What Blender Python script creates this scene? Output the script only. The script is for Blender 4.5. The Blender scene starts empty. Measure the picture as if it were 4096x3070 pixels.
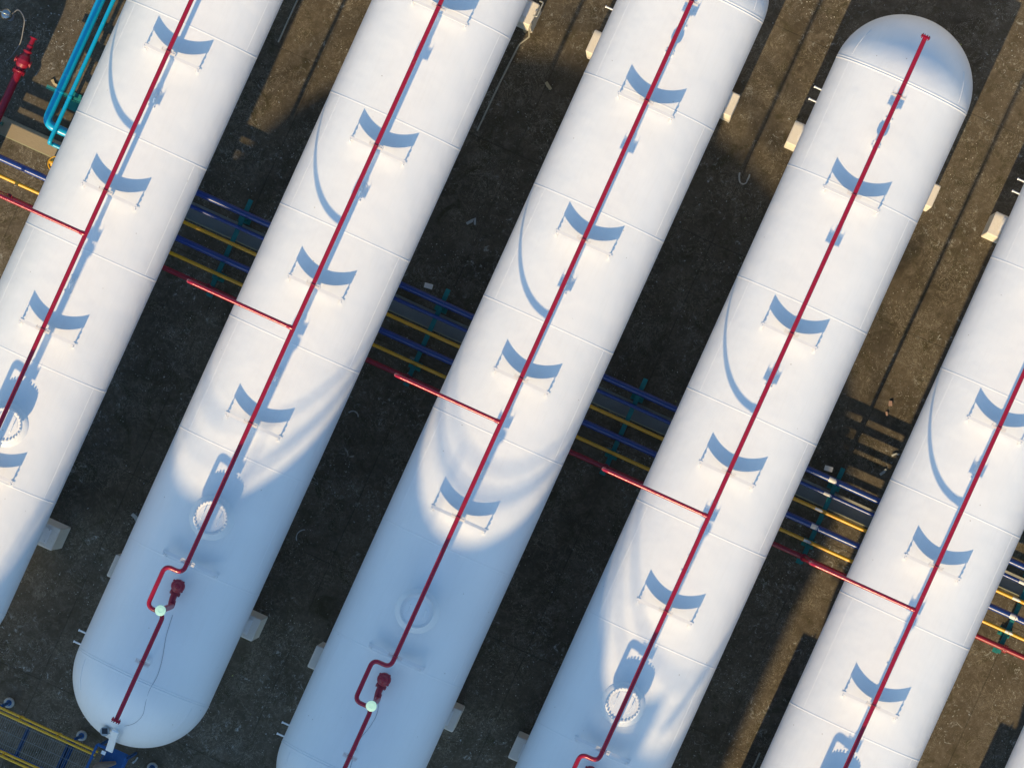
import bpy, math, random
from mathutils import Vector, Matrix
random.seed(7)
R = math.radians
PI = math.pi
sc = bpy.context.scene
COL = sc.collection

# ------------------------------------------------------------------ camera
cam_d = bpy.data.cameras.new("camera")
cam = bpy.data.objects.new("camera", cam_d)
COL.objects.link(cam)
cam.location = (0, 0, 151.3)
cam.rotation_euler = (0, 0, R(24.35))
cam_d.sensor_width = 36
cam_d.lens = 226.5
cam_d.shift_x = -0.1259
cam_d.shift_y = 0.0514
cam_d.clip_start = 1
cam_d.clip_end = 2000
sc.camera = cam

# ------------------------------------------------------------------ sky and sun
SUN_EL = 28.9
SUN_AZ = 0.45           # the shadows lean this many degrees off the tanks' axis
world = bpy.data.worlds.new("World")
sc.world = world
world.use_nodes = True
wn = world.node_tree
bg = wn.nodes["Background"]
sky = wn.nodes.new("ShaderNodeTexSky")
sky.sky_type = 'NISHITA'
sky.sun_disc = False
sky.sun_elevation = R(SUN_EL)
sky.sun_rotation = R(180 + SUN_AZ)
sky.air_density = 1.0
sky.dust_density = 1.2
sky.ozone_density = 6.0
tint = wn.nodes.new("ShaderNodeMix"); tint.data_type = 'RGBA'; tint.blend_type = 'MULTIPLY'
tint.inputs[0].default_value = 1.0
tint.inputs[7].default_value = (0.93, 1.05, 0.95, 1)
wn.links.new(sky.outputs[0], tint.inputs[6])
wn.links.new(tint.outputs[2], bg.inputs[0])
bg.inputs[1].default_value = 0.15

sun_d = bpy.data.lights.new("sun", 'SUN')
sun_d.energy = 3.85
sun_d.angle = R(0.53)
sun_d.color = (1.0, 0.74, 0.39)
sun = bpy.data.objects.new("sun", sun_d)
COL.objects.link(sun)
ldir = Vector((math.sin(R(SUN_AZ)), math.cos(R(SUN_AZ)), -math.tan(R(SUN_EL))))
sun.rotation_euler = ldir.to_track_quat('-Z', 'Y').to_euler()
sun.location = (0, -60, 60)

sc.view_settings.view_transform = 'Standard'
sc.view_settings.look = 'None'
sc.view_settings.exposure = 0.6
sc.view_settings.gamma = 1

# ------------------------------------------------------------------ materials
def nodes_mat(name):
    m = bpy.data.materials.new(name)
    m.use_nodes = True
    nt = m.node_tree
    b = nt.nodes["Principled BSDF"]
    return m, nt, b

def paint(name, col, rough=0.35, spec=0.5, var=0.06, scale=3.0, bump=0.0, bscale=20.0, metal=0.0, dirt=0.0, dirtcol=(0.3, 0.26, 0.2)):
    m, nt, b = nodes_mat(name)
    N, L = nt.nodes, nt.links
    tc = N.new("ShaderNodeNewGeometry")
    nz = N.new("ShaderNodeTexNoise"); nz.inputs["Scale"].default_value = scale
    nz.inputs["Detail"].default_value = 6
    L.new(tc.outputs["Position"], nz.inputs["Vector"])
    mix = N.new("ShaderNodeMix"); mix.data_type = 'RGBA'
    lo = [max(0, c * (1 - var)) for c in col]; hi = [min(1, c * (1 + var)) for c in col]
    mix.inputs[6].default_value = (*lo, 1); mix.inputs[7].default_value = (*hi, 1)
    L.new(nz.outputs["Fac"], mix.inputs[0])
    out = mix.outputs[2]
    if dirt > 0:
        n2 = N.new("ShaderNodeTexNoise"); n2.inputs["Scale"].default_value = scale * 4
        n2.inputs["Detail"].default_value = 8; n2.inputs["Roughness"].default_value = 0.7
        L.new(tc.outputs["Position"], n2.inputs["Vector"])
        rp = N.new("ShaderNodeValToRGB")
        rp.color_ramp.elements[0].position = 0.52; rp.color_ramp.elements[1].position = 0.72
        rp.color_ramp.elements[1].color = (dirt, dirt, dirt, 1)
        L.new(n2.outputs["Fac"], rp.inputs[0])
        m2 = N.new("ShaderNodeMix"); m2.data_type = 'RGBA'
        L.new(rp.outputs[0], m2.inputs[0]); L.new(out, m2.inputs[6])
        m2.inputs[7].default_value = (*dirtcol, 1)
        out = m2.outputs[2]
    L.new(out, b.inputs["Base Color"])
    b.inputs["Roughness"].default_value = rough
    b.inputs["Specular IOR Level"].default_value = spec
    b.inputs["Metallic"].default_value = metal
    if bump > 0:
        n3 = N.new("ShaderNodeTexNoise"); n3.inputs["Scale"].default_value = bscale
        n3.inputs["Detail"].default_value = 3
        L.new(tc.outputs["Position"], n3.inputs["Vector"])
        bp = N.new("ShaderNodeBump"); bp.inputs["Strength"].default_value = bump
        bp.inputs["Distance"].default_value = 0.02
        L.new(n3.outputs["Fac"], bp.inputs["Height"])
        L.new(bp.outputs["Normal"], b.inputs["Normal"])
    return m

def tank_material():
    m, nt, b = nodes_mat("tank_white_paint")
    N, L = nt.nodes, nt.links
    g = N.new("ShaderNodeNewGeometry")
    # very faint cloudy tone, brush streaks along the plates, small dark scuffs
    n1 = N.new("ShaderNodeTexNoise"); n1.inputs["Scale"].default_value = 0.9; n1.inputs["Detail"].default_value = 7
    L.new(g.outputs["Position"], n1.inputs["Vector"])
    mix = N.new("ShaderNodeMix"); mix.data_type = 'RGBA'
    mix.inputs[6].default_value = (0.755, 0.745, 0.735, 1); mix.inputs[7].default_value = (0.815, 0.805, 0.80, 1)
    L.new(n1.outputs["Fac"], mix.inputs[0])
    mp = N.new("ShaderNodeMapping"); mp.inputs["Scale"].default_value = (9, 0.7, 3)
    L.new(g.outputs["Position"], mp.inputs["Vector"])
    n2 = N.new("ShaderNodeTexNoise"); n2.inputs["Scale"].default_value = 2.0; n2.inputs["Detail"].default_value = 5
    L.new(mp.outputs[0], n2.inputs["Vector"])
    r2 = N.new("ShaderNodeValToRGB"); r2.color_ramp.elements[0].position = 0.5; r2.color_ramp.elements[1].position = 0.8
    r2.color_ramp.elements[1].color = (0.10, 0.10, 0.10, 1)
    L.new(n2.outputs["Fac"], r2.inputs[0])
    m2 = N.new("ShaderNodeMix"); m2.data_type = 'RGBA'
    L.new(r2.outputs[0], m2.inputs[0]); L.new(mix.outputs[2], m2.inputs[6]); m2.inputs[7].default_value = (0.60, 0.56, 0.50, 1)
    vo = N.new("ShaderNodeTexVoronoi"); vo.inputs["Scale"].default_value = 1.9
    L.new(g.outputs["Position"], vo.inputs["Vector"])
    r3 = N.new("ShaderNodeValToRGB"); r3.color_ramp.interpolation = 'LINEAR'
    r3.color_ramp.elements[0].position = 0.022; r3.color_ramp.elements[0].color = (0.75, 0.75, 0.75, 1)
    r3.color_ramp.elements[1].position = 0.034; r3.color_ramp.elements[1].color = (0, 0, 0, 1)
    L.new(vo.outputs["Distance"], r3.inputs[0])
    m3 = N.new("ShaderNodeMix"); m3.data_type = 'RGBA'
    L.new(r3.outputs[0], m3.inputs[0]); L.new(m2.outputs[2], m3.inputs[6]); m3.inputs[7].default_value = (0.42, 0.37, 0.32, 1)
    L.new(m3.outputs[2], b.inputs["Base Color"])
    b.inputs["Roughness"].default_value = 0.38
    b.inputs["Specular IOR Level"].default_value = 0.4
    # plate unevenness
    n4 = N.new("ShaderNodeTexNoise"); n4.inputs["Scale"].default_value = 1.6; n4.inputs["Detail"].default_value = 2
    L.new(g.outputs["Position"], n4.inputs["Vector"])
    n5 = N.new("ShaderNodeTexNoise"); n5.inputs["Scale"].default_value = 38; n5.inputs["Detail"].default_value = 3
    L.new(g.outputs["Position"], n5.inputs["Vector"])
    ad = N.new("ShaderNodeMath"); ad.operation = 'MULTIPLY_ADD'; ad.inputs[1].default_value = 0.035
    L.new(n5.outputs["Fac"], ad.inputs[0]); L.new(n4.outputs["Fac"], ad.inputs[2])
    bp = N.new("ShaderNodeBump"); bp.inputs["Strength"].default_value = 0.30; bp.inputs["Distance"].default_value = 0.06
    L.new(ad.outputs[0], bp.inputs["Height"]); L.new(bp.outputs["Normal"], b.inputs["Normal"])
    return m

def ground_material(name="ground_concrete", tint=(1, 1, 1), joints=True):
    m, nt, b = nodes_mat(name)
    N, L = nt.nodes, nt.links
    g = N.new("ShaderNodeNewGeometry")
    def noise(sc_, det=6, ro=0.6, vec=None, dist=0.0):
        n = N.new("ShaderNodeTexNoise"); n.inputs["Scale"].default_value = sc_
        n.inputs["Detail"].default_value = det; n.inputs["Roughness"].default_value = ro
        n.inputs["Distortion"].default_value = dist
        L.new(vec if vec else g.outputs["Position"], n.inputs["Vector"])
        return n.outputs["Fac"]
    def ramp(fac, p0, p1, c0=(0, 0, 0, 1), c1=(1, 1, 1, 1)):
        r = N.new("ShaderNodeValToRGB")
        r.color_ramp.elements[0].position = p0; r.color_ramp.elements[1].position = p1
        r.color_ramp.elements[0].color = c0; r.color_ramp.elements[1].color = c1
        L.new(fac, r.inputs[0]); return r.outputs[0]
    def mixc(fac, a, c):
        x = N.new("ShaderNodeMix"); x.data_type = 'RGBA'
        if isinstance(fac, float): x.inputs[0].default_value = fac
        else: L.new(fac, x.inputs[0])
        for i, v in ((6, a), (7, c)):
            if isinstance(v, tuple): x.inputs[i].default_value = (v[0] * tint[0], v[1] * tint[1], v[2] * tint[2], 1)
            else: L.new(v, x.inputs[i])
        return x.outputs[2]
    def mth(op, a, c=None):
        x = N.new("ShaderNodeMath"); x.operation = op
        for i, v in ((0, a), (1, c)):
            if v is None: continue
            if isinstance(v, (int, float)): x.inputs[i].default_value = v
            else: L.new(v, x.inputs[i])
        return x.outputs[0]
    base = mixc(ramp(noise(0.55, 8, 0.65, dist=0.6), 0.36, 0.64), (0.060, 0.048, 0.032), (0.118, 0.098, 0.070))
    base = mixc(ramp(noise(3.1, 8, 0.78, dist=1.0), 0.47, 0.66), base, (0.155, 0.133, 0.102))
    base = mixc(ramp(noise(1.4, 7, 0.7, dist=1.6), 0.53, 0.66), base, (0.056, 0.048, 0.024))
    base = mixc(ramp(noise(14, 6, 0.75), 0.35, 0.75, (0, 0, 0, 1), (0.75, 0.75, 0.75, 1)), base, (0.052, 0.044, 0.032))
    # pale scuff threads
    th = mth('ABSOLUTE', mth('SUBTRACT', noise(2.6, 5, 0.62, dist=2.2), 0.5))
    thf = mth('MULTIPLY', ramp(th, 0.0, 0.018, (1, 1, 1, 1), (0, 0, 0, 1)), ramp(noise(1.1, 3), 0.44, 0.56))
    base = mixc(mth('MULTIPLY', thf, 0.6), base, (0.30, 0.27, 0.21))
    # bird droppings and paint specks in patches
    for scl, r0, r1, patch, col in ((16, 0.11, 0.17, 0.46, (0.60, 0.60, 0.54)), (38, 0.14, 0.22, 0.50, (0.48, 0.48, 0.42)), (6.3, 0.04, 0.065, 0.44, (0.62, 0.60, 0.50)), (75, 0.2, 0.3, 0.48, (0.40, 0.40, 0.35))):
        vo = N.new("ShaderNodeTexVoronoi"); vo.inputs["Scale"].default_value = scl
        wv = N.new("ShaderNodeVectorMath"); wv.operation = 'ADD'
        nn = N.new("ShaderNodeTexNoise"); nn.inputs["Scale"].default_value = scl * 2.2
        L.new(g.outputs["Position"], nn.inputs["Vector"])
        sm = N.new("ShaderNodeVectorMath"); sm.operation = 'SCALE'; sm.inputs["Scale"].default_value = 0.9 / scl
        L.new(nn.outputs["Color"], sm.inputs[0]); L.new(g.outputs["Position"], wv.inputs[0]); L.new(sm.outputs[0], wv.inputs[1])
        L.new(wv.outputs[0], vo.inputs["Vector"])
        sp = ramp(vo.outputs["Distance"], r0, r1, (1, 1, 1, 1), (0, 0, 0, 1))
        sel = N.new("ShaderNodeSeparateColor"); L.new(vo.outputs["Color"], sel.inputs[0])
        keep = mth('GREATER_THAN', sel.outputs[0], 0.62)
        pt = ramp(noise(0.7 + scl * 0.01, 4, 0.6), patch, patch + 0.14)
        base = mixc(mth('MULTIPLY', mth('MULTIPLY', sp, keep), pt), base, col)
    # smeared pale patches
    base = mixc(mth('MULTIPLY', mth('MULTIPLY', ramp(noise(5.5, 9, 0.8, dist=1.5), 0.56, 0.66), ramp(noise(0.62, 3), 0.47, 0.58)), 0.85), base, (0.46, 0.48, 0.46))
    height = noise(9, 7, 0.7)
    if joints:
        sep = N.new("ShaderNodeSeparateXYZ")
        wob = N.new("ShaderNodeVectorMath"); wob.operation = 'SCALE'; wob.inputs["Scale"].default_value = 0.05
        nn = N.new("ShaderNodeTexNoise"); nn.inputs["Scale"].default_value = 1.3; nn.inputs["Detail"].default_value = 6
        L.new(g.outputs["Position"], nn.inputs["Vector"]); L.new(nn.outputs["Color"], wob.inputs[0])
        av = N.new("ShaderNodeVectorMath"); av.operation = 'ADD'
        L.new(g.outputs["Position"], av.inputs[0]); L.new(wob.outputs[0], av.inputs[1])
        L.new(av.outputs[0], sep.inputs[0])
        def grid(v, off, step, w):
            q = mth('ABSOLUTE', mth('SUBTRACT', mth('MODULO', mth('ADD', mth('SUBTRACT', v, off), 500 * step + step / 2), step), step / 2))
            return ramp(q, w * 0.5, w, (1, 1, 1, 1), (0, 0, 0, 1))
        jl = mth('MAXIMUM', grid(sep.outputs[0], -5.43 + 0.025, 5.06, 0.016), grid(sep.outputs[1], -0.45 + 0.025, 5.28, 0.016))
        jl = mth('MULTIPLY', jl, ramp(noise(1.0, 4), 0.38, 0.5, (0.25, 0.25, 0.25, 1), (1, 1, 1, 1)))
        base = mixc(mth('MULTIPLY', jl, 0.5), base, (0.030, 0.026, 0.018))
        height = mth('SUBTRACT', height, mth('MULTIPLY', jl, 0.7))
    L.new(base, b.inputs["Base Color"])
    L.new(ramp(noise(2.2, 5), 0.3, 0.7, (0.62, 0.62, 0.62, 1), (0.92, 0.92, 0.92, 1)), b.inputs["Roughness"])
    b.inputs["Specular IOR Level"].default_value = 0.25
    bp = N.new("ShaderNodeBump"); bp.inputs["Strength"].default_value = 0.5; bp.inputs["Distance"].default_value = 0.012
    L.new(height, bp.inputs["Height"]); L.new(bp.outputs["Normal"], b.inputs["Normal"])
    return m

M = {}
M['tank'] = tank_material()
M['ground'] = ground_material()
M['red'] = paint('red_pipe_paint', (0.31, 0.006, 0.028), 0.22, 0.5, 0.10, 2.5, 0.12, 60, dirt=0.25, dirtcol=(0.42, 0.05, 0.05))
M['redold'] = paint('aged_red_paint', (0.26, 0.006, 0.024), 0.38, 0.5, 0.15, 3, 0.15, 60, dirt=0.3, dirtcol=(0.30, 0.09, 0.09))
M['blue'] = paint('blue_pipe_paint', (0.014, 0.045, 0.235), 0.28, 0.5, 0.10, 3, 0.1, 50, dirt=0.2, dirtcol=(0.05, 0.08, 0.26))
M['yellow'] = paint('yellow_pipe_paint', (0.72, 0.37, 0.012), 0.32, 0.5, 0.08, 3, 0.1, 50, dirt=0.25, dirtcol=(0.55, 0.33, 0.06))
M['cyan'] = paint('cyan_pipe_paint', (0.002, 0.35, 0.62), 0.34, 0.5, 0.08, 2, 0.08, 40)
M['teal'] = paint('teal_steel_paint', (0.015, 0.20, 0.20), 0.5, 0.4, 0.15, 5, 0.1, 40, dirt=0.3, dirtcol=(0.15, 0.34, 0.29))
M['mint'] = paint('mint_cap_paint', (0.42, 0.72, 0.62), 0.45, 0.4, 0.10, 9, 0.1, 60, dirt=0.35, dirtcol=(0.30, 0.60, 0.52))
M['deepblue'] = paint('dark_blue_steel_paint', (0.010, 0.075, 0.24), 0.5, 0.4, 0.15, 5, 0.1, 40, dirt=0.3, dirtcol=(0.10, 0.18, 0.30))
M['rail'] = paint('yellow_rail_paint', (0.62, 0.36, 0.02), 0.4, 0.4, 0.10, 5, 0.1, 40)
M['galv'] = paint('galvanised_steel', (0.42, 0.44, 0.44), 0.45, 0.5, 0.10, 9, 0.1, 60, metal=0.35)
M['steel'] = paint('stainless_steel', (0.62, 0.60, 0.55), 0.16, 0.6, 0.08, 12, 0.5, 14, metal=1.0)
M['glass'] = paint('dark_lamp_glass', (0.03, 0.03, 0.035), 0.12, 0.6, 0.05, 8)
M['pier'] = paint('pier_concrete', (0.74, 0.70, 0.64), 0.75, 0.3, 0.06, 4, 0.3, 30, dirt=0.2, dirtcol=(0.36, 0.31, 0.25))
M['cover'] = paint('channel_cover_concrete', (0.33, 0.27, 0.18), 0.8, 0.3, 0.08, 4, 0.3, 30, dirt=0.3, dirtcol=(0.22, 0.19, 0.14))
M['cover_white'] = paint('pale_wall_render', (0.55, 0.53, 0.50), 0.8, 0.3, 0.06, 1, 0.2, 20)
M['grate'] = paint('dull_grating_steel', (0.20, 0.22, 0.22), 0.6, 0.4, 0.1, 9)
M['bracket'] = paint('bracket_off_white', (0.72, 0.70, 0.69), 0.5, 0.4, 0.05, 8, dirt=0.2, dirtcol=(0.5, 0.45, 0.4))
M['kerb'] = paint('channel_lip_paint', (0.36, 0.36, 0.24), 0.8, 0.3, 0.12, 6, 0.3, 30, dirt=0.3, dirtcol=(0.16, 0.28, 0.22))
M['chan'] = paint('channel_floor_cement', (0.30, 0.31, 0.30), 0.8, 0.3, 0.2, 3, 0.3, 30, dirt=0.3, dirtcol=(0.10, 0.10, 0.09))
M['decal'] = paint('white_label_vinyl', (0.78, 0.76, 0.74), 0.5, 0.4, 0.05, 12, dirt=0.2, dirtcol=(0.5, 0.48, 0.45))
M['scrap'] = paint('pale_scrap', (0.34, 0.36, 0.36), 0.8, 0.3, 0.2, 20, dirt=0.4, dirtcol=(0.22, 0.22, 0.2))
M['tan'] = paint('tan_scrap', (0.38, 0.32, 0.20), 0.8, 0.3, 0.2, 20, dirt=0.4, dirtcol=(0.22, 0.18, 0.12))
M['pink'] = paint('pink_scrap', (0.30, 0.20, 0.17), 0.8, 0.3, 0.15, 20)
M['leaf'] = paint('pale_green_leaf', (0.30, 0.36, 0.10), 0.7, 0.3, 0.25, 20)
M['sack'] = paint('brown_sacking', (0.20, 0.15, 0.12), 0.9, 0.2, 0.3, 8, 0.8, 25)
M['conduit'] = paint('grey_conduit', (0.32, 0.31, 0.27), 0.6, 0.4, 0.1, 8)
M['cable'] = paint('dark_cable', (0.16, 0.16, 0.17), 0.6, 0.3, 0.1, 8)
M['foot'] = paint('footing_concrete', (0.36, 0.37, 0.36), 0.8, 0.3, 0.1, 8, 0.3, 30, dirt=0.3, dirtcol=(0.25, 0.25, 0.23))

# ------------------------------------------------------------------ mesh helpers
class MB:
    def __init__(s): s.v = []; s.f = []; s.sm = []
    def add(s, vs, fs, smooth=True):
        o = len(s.v); s.v += [tuple(v) for v in vs]
        s.f += [tuple(i + o for i in f) for f in fs]; s.sm += [smooth] * len(fs)
    def box(s, c, d, rot=None, bev=0.0):
        hx, hy, hz = d[0] / 2, d[1] / 2, d[2] / 2
        mt = rot if rot is not None else Matrix.Identity(3)
        c = Vector(c)
        if bev <= 0:
            pts = [(x, y, z) for x in (-hx, hx) for y in (-hy, hy) for z in (-hz, hz)]
            fs = [(0, 1, 3, 2), (4, 6, 7, 5), (0, 4, 5, 1), (2, 3, 7, 6), (0, 2, 6, 4), (1, 5, 7, 3)]
            s.add([c + mt @ Vector(p) for p in pts], fs, False); return
        b_ = min(bev, hx * .9, hy * .9, hz * .9)
        rings = []
        for z, ins in ((-hz, b_), (-hz + b_, 0), (hz - b_, 0), (hz, b_)):
            a, e = hx - ins, hy - ins
            k = b_ if ins == 0 else b_ * 0.6
            ring = [(-a + k, -e, z), (a - k, -e, z), (a, -e + k, z), (a, e - k, z), (a - k, e, z), (-a + k, e, z), (-a, e - k, z), (-a, -e + k, z)]
            rings.append([c + mt @ Vector(p) for p in ring])
        vs = [p for r_ in rings for p in r_]
        fs = [tuple(reversed(range(8))), tuple(range(24, 32))]
        for k in range(3):
            for i in range(8):
                j = (i + 1) % 8
                fs.append((k * 8 + i, k * 8 + j, k * 8 + 8 + j, k * 8 + 8 + i))
        s.add(vs, fs, False)
    def tube(s, pts, r, n=18, cap=True, fillet=0.0, closed=False):
        P = [Vector(p) for p in pts]
        if fillet > 0 and len(P) > 2:
            Q = [P[0]]
            for i in range(1, len(P) - 1):
                a = (P[i - 1] - P[i]); b2 = (P[i + 1] - P[i])
                t = min(fillet, a.length * .49, b2.length * .49)
                a.normalize(); b2.normalize()
                p0, p1 = P[i] + a * t, P[i] + b2 * t
                for k in range(9):
                    u = k / 8
                    Q.append(p0 * (1 - u) ** 2 + P[i] * 2 * u * (1 - u) + p1 * u * u)
            Q.append(P[-1]); P = Q
        rr = r if isinstance(r, list) else [r] * len(P)
        if len(rr) != len(P): rr = [rr[0]] * len(P)
        m_ = len(P)
        t0 = (P[1] - P[0]).normalized()
        up = Vector((0, 0, 1)) if abs(t0.z) < 0.9 else Vector((1, 0, 0))
        nrm = t0.cross(up).normalized()
        vs = []
        for i in range(m_):
            if closed: t = (P[(i + 1) % m_] - P[i - 1]).normalized()
            elif i == 0: t = (P[1] - P[0]).normalized()
            elif i == m_ - 1: t = (P[-1] - P[-2]).normalized()
            else: t = (P[i + 1] - P[i - 1]).normalized()
            nrm = (nrm - t * nrm.dot(t)).normalized()
            bn = t.cross(nrm)
            for k in range(n):
                a = 2 * PI * k / n
                vs.append(P[i] + (nrm * math.cos(a) + bn * math.sin(a)) * rr[i])
        fs = []
        for i in range(m_ if closed else m_ - 1):
            j = (i + 1) % m_
            for k in range(n):
                q = (k + 1) % n
                fs.append((i * n + k, i * n + q, j * n + q, j * n + k))
        s.add(vs, fs, True)
        if cap and not closed:
            s.add(vs[:n], [tuple(reversed(range(n)))], False)
            s.add(vs[-n:], [tuple(range(n))], False)
    def cyl(s, p0, p1, r, n=20, r1=None):
        s.tube([p0, p1], [r, r if r1 is None else r1], n)
    def lathe(s, c, prof, n=32, axis='z'):
        """prof: (radius, height) pairs"""
        vs = []
        for (r, h) in prof:
            for k in range(n):
                a = 2 * PI * k / n
                if axis == 'z': vs.append((c[0] + r * math.cos(a), c[1] + r * math.sin(a), c[2] + h))
                elif axis == 'y': vs.append((c[0] + r * math.cos(a), c[1] + h, c[2] - r * math.sin(a)))
                else: vs.append((c[0] + h, c[1] + r * math.cos(a), c[2] + r * math.sin(a)))
        fs = []
        for i in range(len(prof) - 1):
            for k in range(n):
                q = (k + 1) % n
                fs.append((i * n + k, i * n + q, (i + 1) * n + q, (i + 1) * n + k))
        fs.append(tuple(reversed(range(n)))); fs.append(tuple(range((len(prof) - 1) * n, len(prof) * n)))
        s.add(vs, fs, False)
    def prism(s, poly, axis, a, b):
        """extrude 2-D polygon between a and b along axis"""
        def P(u, v, w):
            return {'x': (w, u, v), 'y': (u, w, v), 'z': (u, v, w)}[axis]
        n = len(poly)
        vs = [P(u, v, a) for u, v in poly] + [P(u, v, b) for u, v in poly]
        fs = [tuple(reversed(range(n))), tuple(range(n, 2 * n))]
        for i in range(n):
            j = (i + 1) % n
            fs.append((i, j, n + j, n + i))
        s.add(vs, fs, False)
    def build(s, name, m, parent=None, autos=False):
        me = bpy.data.meshes.new(name)
        me.from_pydata(s.v, [], s.f)
        me.polygons.foreach_set('use_smooth', [True if autos else x for x in s.sm])
        me.materials.append(m)
        me.validate(); me.update()
        import bmesh
        bm = bmesh.new(); bm.from_mesh(me); bmesh.ops.recalc_face_normals(bm, faces=bm.faces); bm.to_mesh(me); bm.free()
        if autos:
            try: me.set_sharp_from_angle(angle=R(40))
            except Exception: pass
        o = bpy.data.objects.new(name, me); COL.objects.link(o)
        if parent is not None: o.parent = parent
        return o

def tag(o, label=None, cat=None, group=None, kind=None):
    if label: o['label'] = label
    if cat: o['category'] = cat
    if group: o['group'] = group
    if kind: o['kind'] = kind
    return o
def empty(name, loc=(0, 0, 0), parent=None):
    o = bpy.data.objects.new(name, None); COL.objects.link(o)
    o.location = loc; o.empty_display_size = 0.3
    if parent is not None: o.parent = parent
    return o
def copy_tree(o, parent=None):
    c = o.copy(); COL.objects.link(c)
    if parent is not None: c.parent = parent
    for ch in list(o.children): copy_tree(ch, c)
    return c

# ------------------------------------------------------------------ ground, with the cement channel cut into it
G = MB()
prof = [(-500, 0), (0.27, 0), (0.27, -0.16), (0.68, -0.16), (0.68, 0), (500, 0)]
for i in range(len(prof) - 1):
    (y0, z0), (y1, z1) = prof[i], prof[i + 1]
    if i in (1, 2, 3): continue
    G.add([(-500, y0, z0), (500, y0, z0), (500, y1, z1), (-500, y1, z1)], [(0, 1, 2, 3)], False)
tag(G.build('ground', M['ground']), kind='structure')
G = MB()
for i in (1, 2, 3):
    (y0, z0), (y1, z1) = prof[i], prof[i + 1]
    G.add([(-500, y0, z0), (500, y0, z0), (500, y1, z1), (-500, y1, z1)], [(0, 1, 2, 3)], False)
tag(G.build('drain_channel', M['chan']), kind='structure')
k = MB(); k.box((0, 0.262, 0.006), (100, 0.022, 0.02))
tag(k.build('channel_edging', M['kerb']), 'thin pale edging strip along the cement drain channel under the pipes', 'edging')
k = MB(); k.box((-19.0, 0.475, 0.005), (7.6, 0.40, 0.05))
tag(k.build('channel_cover', M['cover']), 'beige concrete cover slab over the drain channel, below the cyan pipe bends', 'cover slab')

# ------------------------------------------------------------------ tanks
RT, ZA, CR = 1.62, 4.68, 6.30
SEAMS = [9.72, 7.0, 4.23, 1.45, -1.33, -4.10, -6.87, -9.64]
BARS = [6.79, 3.40, 0.0, -3.39, -6.79]
def surf(x): return ZA + math.sqrt(max(0, RT * RT - x * x))

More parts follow.
